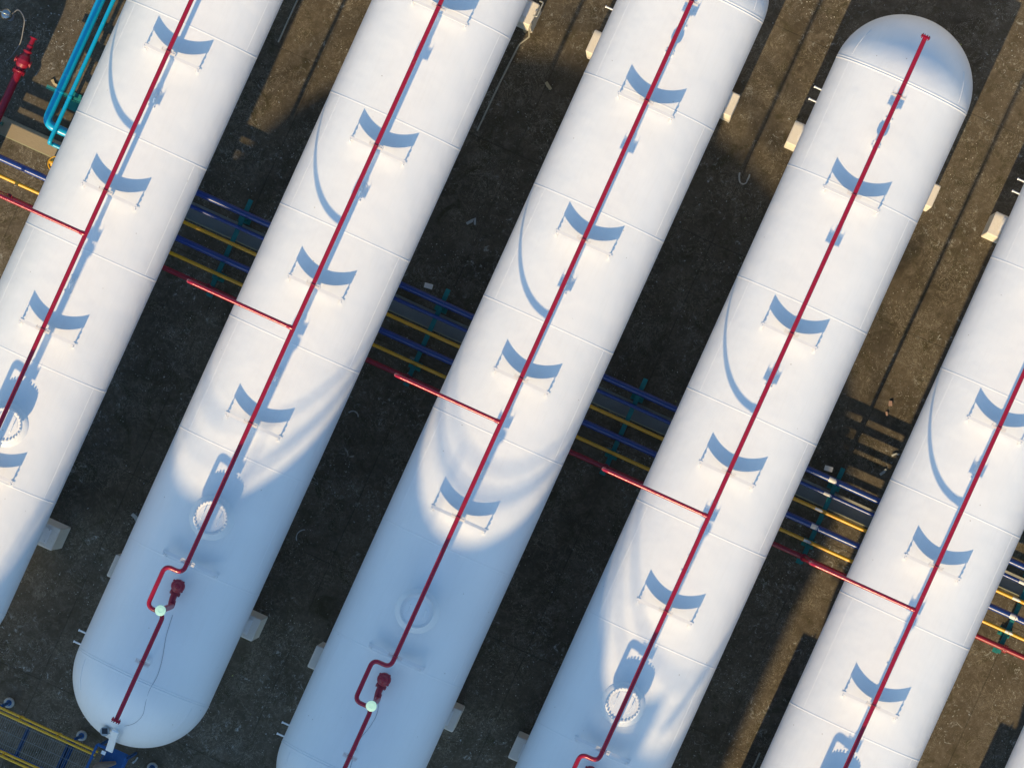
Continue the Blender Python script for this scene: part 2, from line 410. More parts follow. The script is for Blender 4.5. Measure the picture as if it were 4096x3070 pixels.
def make_tank():
    root = empty('gas_tank')
    # shell: cylinder with weld ridges, two domed heads
    n = 144
    Y0, Y1 = SEAMS[-1], SEAMS[0]
    pr = []
    steps = 26
    for i in range(steps):
        a = PI / 2 * i / steps
        pr.append((Y0 - RT * math.cos(a) * 0.995, RT * math.sin(a)))
    ridges = sorted(SEAMS)
    pr[0] = (pr[0][0], 0.004)
    for yy in ridges:
        dbl = yy in (Y0, Y1)
        if dbl:
            sg = 1 if yy == Y1 else -1
            seq = [(-0.060, 0), (-0.036, 0), (-0.028, .006), (-0.018, .007), (-0.010, -.001), (0.010, -.001), (0.018, .005), (0.040, .004), (0.052, -.001)]
            seq = seq if sg == 1 else [(-a_, b_) for a_, b_ in reversed(seq)]
            pr += [(yy + a_, RT + b_) for a_, b_ in seq]
        else:
            pr += [(yy - 0.03, RT), (yy - 0.018, RT), (yy - 0.010, RT + 0.003), (yy, RT + 0.0045), (yy + 0.010, RT + 0.003), (yy + 0.018, RT), (yy + 0.03, RT)]
    pr = [q for q in pr if True]
    # clean heads: drop head samples that would cross the ridge zone
    pr = [q for q in pr if not (q[1] < RT * 0.999 and q[0] > Y0 - 0.045 and q[1] > RT * .9996)]
    for i in range(steps - 1, -1, -1):
        a = PI / 2 * i / steps
        pr.append((Y1 + RT * math.cos(a) * 0.995, max(0.004, RT * math.sin(a))))
    pr = [q for q in pr if not (abs(q[0]) > 0 and (Y0 - 0.13 < q[0] < Y0 - 0.055 or Y1 + 0.055 < q[0] < Y1 + 0.13))]
    pr += [(Y0 - 0.075, math.sqrt(RT * RT - .075 ** 2)), (Y1 + 0.075, math.sqrt(RT * RT - .075 ** 2)), (Y0 - 0.11, math.sqrt(RT * RT - .11 ** 2)), (Y1 + 0.11, math.sqrt(RT * RT - .11 ** 2))]
    pr.sort(key=lambda q: q[0])
    vs = []; fs = []
    for (y, r) in pr:
        for k_ in range(n):
            a = 2 * PI * k_ / n
            vs.append((r * math.cos(a), y, ZA + r * math.sin(a)))
    for i in range(len(pr) - 1):
        for k_ in range(n):
            q = (k_ + 1) % n
            fs.append((i * n + k_, (i + 1) * n + k_, (i + 1) * n + q, i * n + q))
    fs.append(tuple(range(n))); fs.append(tuple(reversed(range((len(pr) - 1) * n, len(pr) * n))))
    S = MB(); S.add(vs, fs, True)
    # longitudinal plate seams, alternating sides
    for i in range(len(SEAMS) - 1):
        x = -1.32 if i % 2 == 0 else 1.40
        for sgn in (1,):
            z = surf(x)
            nx, nz = x / RT, (z - ZA) / RT
            tx, tz = -nz, nx
            y0, y1 = SEAMS[i + 1] + 0.02, SEAMS[i] - 0.02
            w = 0.011
            q = []
            for yy in (y0, y1):
                q += [(x + tx * w - nx * .002, yy, z + tz * w - nz * .002), (x + nx * .004, yy, z + nz * .004), (x - tx * w - nx * .002, yy, z - tz * w - nz * .002)]
            S.add(q, [(0, 1, 4, 3), (1, 2, 5, 4)], False)
    # petal seams on the heads
    for sy, yb in ((1, SEAMS[0]), (-1, SEAMS[-1])):
        for ang in (R(35), R(145)):
            pts = []
            for t in range(10):
                a = R(4 + 26 * t / 9)
                rr = RT + 0.002
                pts.append((rr * math.cos(a) * math.cos(ang), yb + sy * rr * math.sin(a), ZA + rr * math.cos(a) * math.sin(ang)))
            S.tube(pts, 0.008, 6, cap=False)
    S.build('shell', M['tank'], root)

    # pipe supports: crossbar on two legs, a post, and the clamp that carries the red pipe
    def support(y, bar=True):
        e = empty('pipe_support', (0, y, 0), root)
        if bar:
            b_ = MB()
            zb = CR + 0.10
            b_.box((0, 0, zb + 0.07), (1.36, 0.008, 0.14))
            b_.box((0, 0.034, zb + 0.137), (1.36, 0.066, 0.008))
            b_.build('crossbar', M['bracket'], e)
            for sx in (-1, 1):
                lg = MB(); x = 0.655 * sx
                zs = surf(x)
                lg.box((x, -0.02, (zs + zb + .14) / 2 + .0), (0.022, 0.05, zb + 0.14 - zs + .02))
                lg.box((x, -0.015, zs + 0.012), (0.10, 0.13, 0.016), Matrix.Rotation(math.asin(x / RT), 3, 'Y'))
                for hz, w in ((0.05, .034), (0.085, .052), (0.115, .036), (0.15, .05)):
                    lg.cyl((x + .006 * math.sin(hz * 90), 0.012, zs + hz), (x + .006 * math.sin(hz * 90), 0.012, zs + hz + .022), w / 2, 8)
                lg.build('leg', M['tank'], e)
        ps = MB()
        z0 = CR + (0.22 if bar else -0.01)
        ps.box((0, 0.075, (z0 + 7.62) / 2), (0.055, 0.05, 7.62 - z0))
        if not bar: ps.box((0, 0.075, CR + .012), (.18, .18, .02))
        else: ps.box((0, 0.055, CR + 0.17), (0.10, 0.05, 0.15))
        # gusset under the clamp
        ps.prism([(-0.028, 7.50), (0.028, 7.50), (0.10, 7.60), (-0.10, 7.60)], 'y', 0.06, 0.07)
        ps.build('post', M['tank'], e)
        cl = MB()
        cl.box((0, 0.075, 7.60), (0.33, 0.006, 0.13))
        cl.box((0, 0.045, 7.668), (0.33, 0.055, 0.006))
        cl.box((0, 0.105, 7.668), (0.33, 0.024, 0.006))
        for sx in (-1, 1):
            cl.box((sx * .163, 0.075, 7.62), (0.008, 0.07, 0.16))
            cl.box((sx * .155, 0.075, 7.73), (0.006, 0.006, 0.08))
        # U-bolt over the pipe
        pts = [(0.064 * math.cos(t), 0.075, 7.75 + 0.064 * math.sin(t)) for t in [PI * i / 12 for i in range(13)]]
        pts = [(0.064, 0.075, 7.66)] + pts + [(-0.064, 0.075, 7.66)]
        cl.build('clamp', M['bracket'], e)
        ub = MB(); ub.tube(pts, 0.007, 8); ub.build('bolt', M['redold'], e)
    for y in BARS: support(y)
    support(9.22, False); support(-9.24, False)

    # manway with its bolted cover
    my = -5.65
    mw = empty('manway', (0, my, 0), root)
    pd = MB(); nn = 56
    rings = []
    for rr, off in ((0.505, 0.0), (0.500, 0.014), (0.335, 0.014)):
        ring = []
        for k_ in range(nn):
            a = 2 * PI * k_ / nn; x = rr * math.cos(a)
            ring.append((x, rr * math.sin(a), surf(x) + off))
        rings.append(ring)
    vs = [p for r_ in rings for p in r_]
    fs = [(i * nn + k_, i * nn + (k_ + 1) % nn, (i + 1) * nn + (k_ + 1) % nn, (i + 1) * nn + k_) for i in range(2) for k_ in range(nn)]
    pd.add(vs, fs, True); pd.build('reinforcing_pad', M['tank'], mw)
    nk = MB(); nk.lathe((0, 0, CR - .10), [(0.30, 0), (0.30, 0.36)], 48)
    nk.lathe((0, 0, CR + .262), [(0.385, 0), (0.40, 0.01), (0.40, 0.055), (0.39, 0.06)], 56)
    nk.build('neck', M['tank'], mw)
    cv = MB(); cv.lathe((0, 0, CR + .330), [(0.38, 0), (0.392, 0.008), (0.392, 0.042), (0.384, 0.05), (0.30, 0.05), (0.295, 0.056)], 56)
    cv.build('cover', M['tank'], mw)
    bo = MB()
    for k_ in range(28):
        a = 2 * PI * (k_ + .5) / 28
        x, y = 0.362 * math.cos(a), 0.362 * math.sin(a)
        bo.cyl((x, y, CR + .378), (x, y, CR + .408), 0.026, 6)
        bo.cyl((x, y, CR + .235), (x, y, CR + .425), 0.017, 8)
        bo.cyl((x, y, CR + .232), (x, y, CR + .262), 0.023, 6)
    bo.build('bolts', M['tank'], mw)
    for sx in (-1, 1):
        hd = MB()
        hd.tube([(sx * .19, -0.10, CR + .39), (sx * .19, -0.10, CR + .47), (sx * .19, 0.10, CR + .47), (sx * .19, 0.10, CR + .39)], 0.009, 8, fillet=.02)
        hd.build('handle', M['tank'], mw)

    # small flanged nozzle near the north end
    nz = empty('nozzle', (0, 8.13, 0), root)
    b_ = MB(); b_.cyl((0, 0, CR - .05), (0, 0, CR + .24), 0.055, 20); b_.build('neck', M['tank'], nz)
    b_ = MB(); b_.lathe((0, 0, CR + .20), [(0.12, 0), (0.125, .004), (0.125, .026), (.12, .03)], 32)
    b_.lathe((0, 0, CR + .235), [(0.12, 0), (0.125, .004), (0.125, .030), (.12, .034)], 32)
    for k_ in range(8):
        a = 2 * PI * (k_ + .5) / 8; x, y = .095 * math.cos(a), .095 * math.sin(a)
        b_.cyl((x, y, CR + .18), (x, y, CR + .305), 0.012, 8)
    b_.build('flange', M['tank'], nz)

    # lifting lugs on rounded pads along the crown
    for y in (9.02, 2.43, -2.15):
        lg = empty('lifting_lug', (0.03, y, 0), root)
        pd = MB(); a_, c_ = 0.085, 0.185; poly = []
        for qx, qy, st in ((1, 1, 0), (-1, 1, 90), (-1, -1, 180), (1, -1, 270)):
            for t in range(5):
                an = R(st + t * 22.5)
                poly.append((qx * (a_ - .04) + .04 * math.cos(an), qy * (c_ - .04) + .04 * math.sin(an)))
        pd.prism(poly, 'z', CR - .01, CR + .012); pd.build('pad', M['tank'], lg)
        pl = MB()
        pr2 = [(-0.13, CR), (0.13, CR), (0.11, CR + .05), (0.05, CR + .12), (0, CR + .14), (-0.05, CR + .12), (-0.11, CR + .05)]
        pl.prism(pr2, 'x', -0.012, 0.012)
        pl.cyl((-.03, 0.0, CR + .085), (.03, 0.0, CR + .085), 0.04, 14)
        pl.build('plate', M['tank'], lg)
        for sx in (-1, 1):
            b_ = MB(); b_.cyl((sx * .07, -0.215, CR - .02), (sx * .07, -0.215, CR + .035), 0.016, 10); b_.build('stud', M['tank'], lg)

    # side stubs (level gauge nozzles) near both ends
    for y in (8.88, 8.58, -9.28, -9.56):
        b_ = MB(); b_.cyl((-1.55, y, ZA - .02), (-1.79, y, ZA - .02), 0.020, 12); b_.cyl((-1.775, y, ZA - .02), (-1.80, y, ZA - .02), 0.028, 10)
        b_.build('side_nozzle', M['tank'], root)

    # steel saddles on the piers
    for y, yo in ((7.84, 0.06), (-7.73, 0.0)):
        sd = empty('saddle', (0, y, 0), root)
        pts = [(-1.46, 2.74), (1.46, 2.74), (1.46, 3.05)]
        for t in range(13):
            a = R(-30 - 120 * t / 12)
            pts.append(((RT + .004) * math.cos(a), ZA + (RT + .004) * math.sin(a)))
        pts.append((-1.46, 3.05))
        b_ = MB(); b_.prism(pts, 'y', -0.012, 0.012); b_.build('web_plate', M['tank'], sd)
        b_ = MB(); b_.box((0, yo, 2.715), (3.30, 0.36, 0.03))
        for sx in (-1, 1):
            for sy in (-1, 1):
                b_.cyl((sx * 1.58, yo + sy * .14, 2.73), (sx * 1.58, yo + sy * .14, 2.80), .02, 8)
        b_.build('base_plate', M['tank'], sd)

    # relief valve with its vent stack
    rv = empty('relief_valve', (-0.04, -7.34, 0), root)
    b_ = MB()
    for k_ in range(4):
        a = R(57 + 90 * k_)
        b_.cyl((.15 * math.cos(a), .15 * math.sin(a), 6.57), (.15 * math.cos(a), .15 * math.sin(a), 6.67), .028, 8)
    b_.lathe((0, 0, 6.56), [(.15, 0), (.157, .008), (.157, .07), (.15, .078)], 36)
    b_.box((0, 0, 6.60), (0.235, 0.235, 0.04), Matrix.Rotation(R(12), 3, 'Z'), 0.02)
    b_.lathe((0, 0, 6.28), [(0.09, 0), (0.09, .1), (.12, .16), (.13, .30)], 28)
    b_.build('body', M['redold'], rv)
    b_ = MB(); b_.lathe((0, 0, 6.635), [(0.155, 0), (0.155, .03), (.13, .05), (.105, .06), (.10, .10), (.06, .13), (.045, .13), (.04, .17), (.02, .18)], 32)
    b_.build('bonnet', M['redold'], rv)
    b_ = MB()
    b_.tube([(0.0, -0.05, 6.52), (0.0, -0.33, 6.52), (0.04, -0.50, 6.52)], 0.075, 20, fillet=.12)
    b_.cyl((0.0, -0.145, 6.52), (0.0, -0.170, 6.52), 0.125, 24); b_.cyl((0, -0.178, 6.52), (0, -0.203, 6.52), 0.125, 24)
    for k_ in range(8):
        a = 2 * PI * k_ / 8
        b_.cyl((0.105 * math.cos(a), -0.125, 6.52 + .105 * math.sin(a)), (0.105 * math.cos(a), -0.225, 6.52 + .105 * math.sin(a)), .012, 8)
    b_.build('outlet_flange', M['redold'], rv)
    stk = MB(); stk.tube([(0.03, -0.34, 6.52), (0.05, -0.47, 6.52), (0.055, -0.475, 6.8), (0.055, -0.475, 9.90)], 0.068, 22, fillet=.10)
    st = stk.build('vent_stack', M['redold'], rv)
    b_ = MB(); b_.lathe((0.055, -0.475, 9.84), [(0.075, 0), (0.118, .02), (0.122, .09), (0.115, .105), (.05, .112), (.048, .108)], 36)
    b_.build('cap', M['mint'], st)
    return root

XT = [-13.13, -8.05, -2.97, 2.11, 7.19, 12.27]
TL = ['white gas tank at far left, beside the two cyan pipes',
      'white gas tank whose whole rounded lower end lies in blue shade by the walkway',
      'white gas tank next left of the one whose whole upper end shows',
      'white gas tank whose whole rounded upper end shows at top right',
      'fully sunlit white gas tank running off the right edge',
      'sliver of a white gas tank in the bottom right corner']
tank0 = make_tank()
for i, x in enumerate(XT):
    t = tank0 if i == 0 else copy_tree(tank0)
    t.location = (x, 0, 0)
    tag(t, TL[i], 'gas tank', 'white gas tanks lying side by side')

# ------------------------------------------------------------------ red spray pipes, one along each tank
ZP = 7.75
def make_pipe():
    root = empty('spray_pipe')
    m = MB()
    m.tube([(0, 10.70, ZP), (0, -6.98, ZP), (-0.42, -6.98, ZP), (-0.42, -7.98, ZP), (0, -7.98, ZP), (0, -10.56, ZP)], 0.052, 22, fillet=0.16)
    y = 9.6
    while y > -6.6:      # weld beads
        m.lathe((0, y, ZP), [(0.051, -.006), (0.056, 0), (0.051, .006)], 22, 'y'); y -= 2.05
    m.build('main_pipe', M['red'], root)
    for y, s_ in ((10.70, 1), (-10.56, -1)):
        f = MB()
        f.lathe((0, y, ZP), [(0.10, -.014), (0.108, -.010), (0.108, .012), (.10, .016)], 30, 'y')
        f.lathe((0, y + s_ * .034, ZP), [(0.10, -.014), (0.108, -.010), (0.108, .012), (.10, .016)], 30, 'y')
        for k_ in range(8):
            a = 2 * PI * (k_ + .5) / 8
            dx, dz = .084 * math.cos(a), .084 * math.sin(a)
            f.cyl((dx, y - s_ * .04, ZP + dz), (dx, y + s_ * .078, ZP + dz), 0.011, 7)
        f.build('end_flange', M['red'], root)
    b_ = MB()
    xr = -2.57
    b_.tube([(-0.02, -1.0, ZP), (xr, -1.0, ZP), (xr, -1.0, 1.02)], 0.046, 20, fillet=0.13)
    b_.lathe((-0.095, -1.0, ZP), [(0.046, -.06), (0.051, -.03), (.056, .02), (.052, .07)], 22, 'x')
    b_.lathe((-1.3, -1.0, ZP), [(0.046, -.006), (0.051, 0), (.046, .006)], 22, 'x')
    b_.build('branch_pipe', M['red'], root)
    f = MB()
    for dz in (1.28, 1.31):
        f.lathe((xr, -1.0, dz), [(0.088, 0), (0.092, .004), (0.092, .022), (.088, .026)], 24)
    for k_ in range(6):
        a = 2 * PI * k_ / 6
        f.cyl((xr + .072 * math.cos(a), -1 + .072 * math.sin(a), 1.25), (xr + .072 * math.cos(a), -1 + .072 * math.sin(a), 1.37), .01, 6)
    f.build('riser_flange', M['redold'], root)
    return root
PL = ['red spray pipe running along the far left tank beside the cyan pipes',
      'red spray pipe whose lower flange shows, over the tank with the whole rounded lower end',
      'red spray pipe jogging round the lower of the two mint capped stacks',
      'red spray pipe ending in a flange over the rounded upper tank end, top right',
      'red spray pipe along the fully sunlit tank crossing the lower right corner',
      'red spray pipe of the tank in the bottom right corner, beyond the frame']
pipe0 = make_pipe()
for i, x in enumerate(XT[:5]):
    t = pipe0 if i == 0 else copy_tree(pipe0)
    t.location = (x, 0, 0)
    tag(t, PL[i], 'pipe', 'red spray pipes along the tanks')

# ------------------------------------------------------------------ pipes of the cross rack
RK = [-10.57, -5.51, -0.45, 4.61, 9.67]
def label_decal(x, y, zc, r, parent, ln=0.20):
    """white arrow shaped sticker wrapped over the top of a pipe"""
    b_ = MB(); hw = 0.85; n = 8
    vs = []; fs = []
    cols = [(x - ln / 2, 1.0), (x + ln * .28, 1.0), (x + ln / 2, 0.25)]
    for xx, wsc in cols:
        for t in range(n + 1):
            a = hw * wsc * (2 * t / n - 1) - 0.15
            vs.append((xx, y + (r + .002) * math.sin(a), zc + (r + .002) * math.cos(a)))
    for i in range(2):
        for t in range(n): fs.append((i * (n + 1) + t, i * (n + 1) + t + 1, (i + 2 - 1) * (n + 1) + t + 1, (i + 1) * (n + 1) + t))
    b_.add(vs, fs, True)
    b_.build('flow_label', M['decal'], parent)
def rack_pipe(name, y, r, mat, x0, x1, label, cat='pipe', dz=0.0, labels=(), group=None, flanges=()):
    zc = 0.92 + r + dz
    root = empty(name, (0, 0, 0))
    tag(root, label, cat, group)
    b_ = MB(); b_.tube([(x0, y, zc), (x1, y, zc)], r, 24)
    x = math.floor(x0 / 2.53) * 2.53 + 1.1
    while x < x1:
        if x > x0: b_.lathe((x, y, zc), [(r - .001, -.006), (r + .004, 0), (r - .001, .006)], 24, 'x')
        x += 5.06
    b_.build('pipe', mat, root)
    sh = MB()
    for xr in RK:
        if x0 < xr < x1:
            sh.box((xr, y, 0.93), (0.16, r * 1.3, 0.02))
            pts = [(xr + .03, y + (r + .006) * math.cos(t), zc + (r + .006) * math.sin(t)) for t in [PI * i / 12 for i in range(13)]]
            sh.tube([(xr + .03, y + r + .006, .88)] + pts + [(xr + .03, y - r - .006, .88)], 0.006, 8)
    sh.build('u_bolt', mat, root)
    for x in flanges:
        f = MB()
        for d in (-.02, .02): f.lathe((x + d, y, zc), [(r + .03, -.014), (r + .036, -.01), (r + .036, .01), (r + .03, .014)], 26, 'x')
        for k_ in range(8):
            a = 2 * PI * k_ / 8
            f.cyl((x - .055, y + (r + .02) * math.cos(a), zc + (r + .02) * math.sin(a)), (x + .055, y + (r + .02) * math.cos(a), zc + (r + .02) * math.sin(a)), .009, 6)
        f.build('flange', mat, root)
    for lx in labels: label_decal(lx, y, zc, r, root)
    return root
rack_pipe('supply_pipe', 0.92, 0.076, M['blue'], -13.4, 40, 'thick blue pipe, uppermost of the coloured pipes crossing under the tanks', labels=(4.50,), group='coloured pipes crossing under the tanks')
rack_pipe('supply_pipe', 0.57, 0.048, M['blue'], -13.4, 40, 'thin blue pipe over the cement channel, between a thick blue and a yellow pipe', labels=(4.53, 9.53), group='coloured pipes crossing under the tanks')
rack_pipe('supply_pipe', 0.16, 0.043, M['yellow'], -14.2, 40, 'yellow pipe between two blue pipes, just below the cement channel', labels=(4.49, 9.55), group='coloured pipes crossing under the tanks')
rack_pipe('supply_pipe', -0.24, 0.076, M['blue'], -40, 40, 'thick blue pipe running between the two yellow pipes', labels=(4.57, 9.66), group='coloured pipes crossing under the tanks', flanges=(-14.55,))
rack_pipe('supply_pipe', -0.62, 0.043, M['yellow'], -40, 40, 'yellow pipe between a thick blue pipe and the red header', labels=(4.55, 9.71), group='coloured pipes crossing under the tanks', flanges=())
rack_pipe('header_pipe', -1.0, 0.062, M['redold'], -40, 40, 'dark red header pipe crossing under the tanks below the yellow pipe', flanges=(-15.0, 9.78), group='coloured pipes crossing under the tanks')

# yellow valve with handwheel beside the far left tank
hv = empty('valve', (-15.02, 0.16, 0)); tag(hv, 'yellow valve with spoked handwheel peeking out beside the far left tank', 'valve')
b_ = MB(); pts = [(0.17 * math.cos(a), 0.17 * math.sin(a), 1.45) for a in [2 * PI * i / 36 for i in range(36)]]
b_.tube(pts, 0.014, 10, closed=True)
for a in (0.3, 1.87, 3.44, 5.01): b_.tube([(0, 0, 1.45), (.17 * math.cos(a), .17 * math.sin(a), 1.45)], 0.011, 8)
b_.cyl((0, 0, 1.42), (0, 0, 1.49), .03, 12); b_.build('handwheel', M['yellow'], hv)
b_ = MB(); b_.cyl((0, 0, 1.05), (0, 0, 1.45), .018, 12); b_.lathe((0, 0, .92), [(.05, 0), (.07, .05), (.06, .16), (.04, .22), (.06, .24), (.06, .27)], 20); b_.build('bonnet', M['yellow'], hv)
b_ = MB(); b_.lathe((0, 0, .963), [(.09, -.14), (.09, -.11), (.05, -.10), (.06, 0), (.05, .10), (.09, .11), (.09, .14)], 20, 'x')
b_.cyl((.1, 0, .963), (1.0, 0, .963), .043, 16)
b_.tube([(-.1, 0, .963), (-.2, 0, .963), (-.2, 0, .05)], .043, 16, fillet=.1); b_.build('body', M['yellow'], hv)

# rack frames
RL = ['teal pipe support in the gap just right of the far left tank',
      'teal pipe support just right of the tank with the whole rounded lower end',
      'teal pipe support just left of the tank with the whole rounded upper end',
      'teal pipe support just right of the tank with the whole rounded upper end',
      'sunlit teal pipe support with pale green base plates at the right edge of the photo']
def make_rack():
    root = empty('pipe_rack')
    b_ = MB(); b_.box((0, 0.06, 0.875), (0.11, 2.44, 0.012)); b_.box((-.051, .06, .82), (.008, 2.44, .10)); b_.box((.051, .06, .82), (.008, 2.44, .10))
    b_.build('beam', M['teal'], root)
    for y in (-0.66, 0.82):
        b_ = MB(); b_.box((0, y, 0.43), (0.10, 0.012, 0.86)); b_.box((-.045, y, .43), (.008, .10, .86)); b_.box((.045, y, .43), (.008, .10, .86)); b_.build('leg', M['teal'], root)
        b_ = MB(); b_.box((0, y, 0.012), (0.30, 0.20, 0.018))
        for sx in (-1, 1):
            for sy in (-1, 1):
                b_.cyl((sx * .12, y + sy * .07, .02), (sx * .12, y + sy * .07, .075), .012, 8)
                b_.cyl((sx * .12, y + sy * .07, .02), (sx * .12, y + sy * .07, .04), .022, 6)
            b_.prism([(sx * .05, .02), (sx * .15, .02), (sx * .05, .16)], 'y', y - .006, y + .006)
        b_.build('base_plate', M['teal'], root)
    b_ = MB(); b_.box((-0.02, -1.13, .012), (.14, .12, .018)); b_.cyl((-.02, -1.0, .02), (-.02, -1.0, .9), .03, 12); b_.build('header_post', M['teal'], root)
    return root
rk0 = make_rack()
for i, x in enumerate(RK):
    t = rk0 if i == 0 else copy_tree(rk0)
    t.location = (x, 0, 0); tag(t, RL[i], 'pipe support', 'teal pipe supports between the tanks')

# ------------------------------------------------------------------ concrete piers under the tanks
def make_pier():
    root = empty('concrete_pier')
    b_ = MB(); b_.box((-0.02, 0, 1.345), (3.68, 0.55, 2.69), None, 0.02); b_.build('pier_body', M['pier'], root)
    return root
pr0 = make_pier()
PN = [(0, -7.73, 'shaded concrete pier at the right side of the far left tank'),
      (1, -7.73, 'concrete pier in shade beside the whole rounded lower tank end'),
      (2, -7.73, 'shaded concrete pier under the tank second from the left at the bottom edge'),
      (3, -7.73, 'rightmost shaded concrete pier, by the bottom edge right of centre'),
      (1, 7.84, 'sunlit concrete pier with a grey conduit at its side, at the top edge'),
      (2, 7.84, 'sunlit concrete pier under the tank next left of the rounded upper end'),
      (3, 7.84, 'sunlit concrete pier crossing under the whole rounded upper tank end'),
      (4, 7.84, 'rightmost sunlit concrete pier, close to the right edge'),
      (0, 7.84, 'concrete pier under the upper part of the far left tank, beyond the top edge'),
      (4, -7.73, 'concrete pier under the sunlit right tank, beyond the bottom edge'),
      (5, -7.73, 'concrete pier under the corner tank, beyond the bottom edge'),
      (5, 7.84, 'concrete pier under the corner tank, beyond the right edge')]
for i, (ti, y, lb) in enumerate(PN):
    t = pr0 if i == 0 else copy_tree(pr0)
    t.location = (XT[ti], y, 0); tag(t, lb, 'pier', 'concrete piers carrying the tanks')

# ------------------------------------------------------------------ cyan pipes at upper left
cp = empty('water_pipe'); tag(cp, 'thick cyan pipe with a rounded elbow, left of the far left tank', 'pipe', 'cyan pipes at upper left')
b_ = MB(); b_.tube([(-15.66, 30, 1.15), (-15.66, 0.92, 1.15), (-13.35, 0.92, 1.0)], 0.105, 30, fillet=0.24)
for y in (2.15, 3.9): b_.lathe((-15.66, y, 1.15), [(.104, -.01), (.109, 0), (.104, .01)], 30, 'y')
b_.build('pipe', M['cyan'], cp)
b_ = MB(); b_.lathe((-15.66, 1.74, 1.15), [(.108, -.03), (.113, -.02), (.113, .02), (.108, .03)], 30, 'y'); b_.build('collar', M['cyan'], cp)
b_ = MB(); b_.lathe((-14.93, .92, 1.1), [(.11, -.02), (.125, -.01), (.125, .01), (.11, .02)], 28, 'x'); b_.build('flange', M['cyan'], cp)
cp = empty('water_pipe'); tag(cp, 'thin cyan pipe running between the thick cyan pipe and the far left tank', 'pipe', 'cyan pipes at upper left')
b_ = MB(); b_.tube([(-15.36, 30, 1.42), (-15.36, 0.55, 1.42), (-15.36, 0.55, 0.97), (-13.35, 0.57, 0.97)], 0.050, 24, fillet=0.09)
for y in (1.95, 3.6): b_.lathe((-15.36, y, 1.42), [(.049, -.008), (.053, 0), (.049, .008)], 24, 'y')
b_.build('pipe', M['cyan'], cp)
b_ = MB(); b_.lathe((-15.36, 1.72, 1.42), [(.053, -.03), (.057, -.02), (.057, .02), (.053, .03)], 24, 'y'); b_.build('collar', M['cyan'], cp)
b_ = MB(); b_.lathe((-15.0, .565, .97), [(.06, -.02), (.085, -.01), (.085, .01), (.06, .02)], 24, 'x'); b_.build('flange', M['cyan'], cp)
br = empty('pipe_bracket', (-15.5, 1.72, 0)); tag(br, 'pale green steel stand carrying the two cyan pipes', 'pipe support')
b_ = MB(); b_.box((-0.02, -.04, 1.02), (0.95, .008, .07)); b_.box((-0.02, .045, 1.02), (0.95, .008, .07)); b_.box((-0.02, .0, 1.04), (0.95, .07, .008)); b_.build('beam', M['teal'], br)
b_ = MB(); b_.box((0.13, 0, .5), (.09, .09, .98)); b_.box((.14, 0, 1.2), (.07, .07, .34)); b_.build('post', M['teal'], br)
b_ = MB(); b_.box((0.13, -.05, .012), (.34, .42, .018))
for sx in (-1, 1):
    for sy in (-1, 1): b_.cyl((.13 + sx * .12, -.05 + sy * .15, .02), (.13 + sx * .12, -.05 + sy * .15, .07), .014, 8)
b_.build('base_plate', M['teal'], br)

# red hydrant line at the left edge
hy = empty('fire_hydrant', (-16.7, 2.0, 0)); tag(hy, 'dark red hydrant pipe with valve body at the upper left edge', 'hydrant')
b_ = MB(); b_.tube([(0, -0.20, 1.30), (0, -2.6, 1.30), (0, -2.9, 1.0), (0, -2.9, 0)], 0.095, 26, fillet=.2); b_.build('pipe', M['redold'], hy)
b_ = MB(); b_.lathe((0, 0.05, 1.30), [(.15, -.30), (.155, -.29), (.155, -.26), (.10, -.25), (.12, -.18), (.155, -.10), (.16, 0), (.13, .10), (.09, .15), (.09, .20), (.11, .21), (.11, .24)], 28, 'y')
b_.lathe((0, 0.02, 1.30), [(.05, .05), (.05, .17), (.08, .18), (.08, .20)], 18, 'x')
b_.lathe((0, 0.02, 1.30), [(.08, -.20), (.08, -.18), (.05, -.17), (.05, -.05)], 18, 'x')
for k_ in range(8):
    a = 2 * PI * k_ / 8; b_.cyl((.135 * math.cos(a), -.30, 1.30 + .135 * math.sin(a)), (.135 * math.cos(a), -.17, 1.30 + .135 * math.sin(a)), .014, 8)
b_.build('valve_body', M['redold'], hy)
b_ = MB(); b_.lathe((0, 0.27, 1.30), [(.07, 0), (.075, .15), (.06, .18), (.055, .33)], 24, 'y'); b_.build('outlet', M['redold'], hy)
b_ = MB(); b_.lathe((0, 0.61, 1.31), [(.085, -.01), (.09, -.006), (.09, .012), (.06, .016), (.02, .02)], 28, 'y'); b_.build('cap', M['red'], hy)
for y in (-1.5,):
    b_ = MB(); b_.box((0, y, .6), (.08, .08, 1.2)); b_.box((0, y, 1.2), (.26, .06, .02)); b_.build('stand', M['teal'], hy)

# goose-neck post and flood lamp in the top left corner
gn = empty('gooseneck_pipe', (-16.75, -0.4, 0)); tag(gn, 'red goose-neck riser past the left edge, its hooked shadow by the cyan pipe', 'pipe')
b_ = MB(); b_.tube([(0.12, 0, 0), (0.12, 0, 2.35), (-0.6, 0, 2.35), (-0.6, 0, 1.95)], 0.14, 22, fillet=.3); b_.build('pipe', M['redold'], gn)
b_ = MB(); b_.lathe((0.12, 0, 1.3), [(.20, 0), (.205, .01), (.205, .06), (.20, .07)], 24); b_.build('flange', M['redold'], gn)
fl = empty('flood_lamp', (-17.55, 2.86, 0)); tag(fl, 'shiny steel lamp drum on a stand at the top left corner', 'lamp')
b_ = MB(); b_.lathe((0, 0, .78), [(.10, 0), (.125, .01), (.125, .30), (.10, .33), (.05, .34)], 30); b_.build('housing', M['steel'], fl)
b_ = MB(); b_.tube([(-.14, 0, .95), (-.17, .0, 1.22), (.0, 0, 1.30), (.17, 0, 1.22), (.14, 0, .95)], .012, 8, fillet=.08); b_.build('bail_handle', M['steel'], fl)
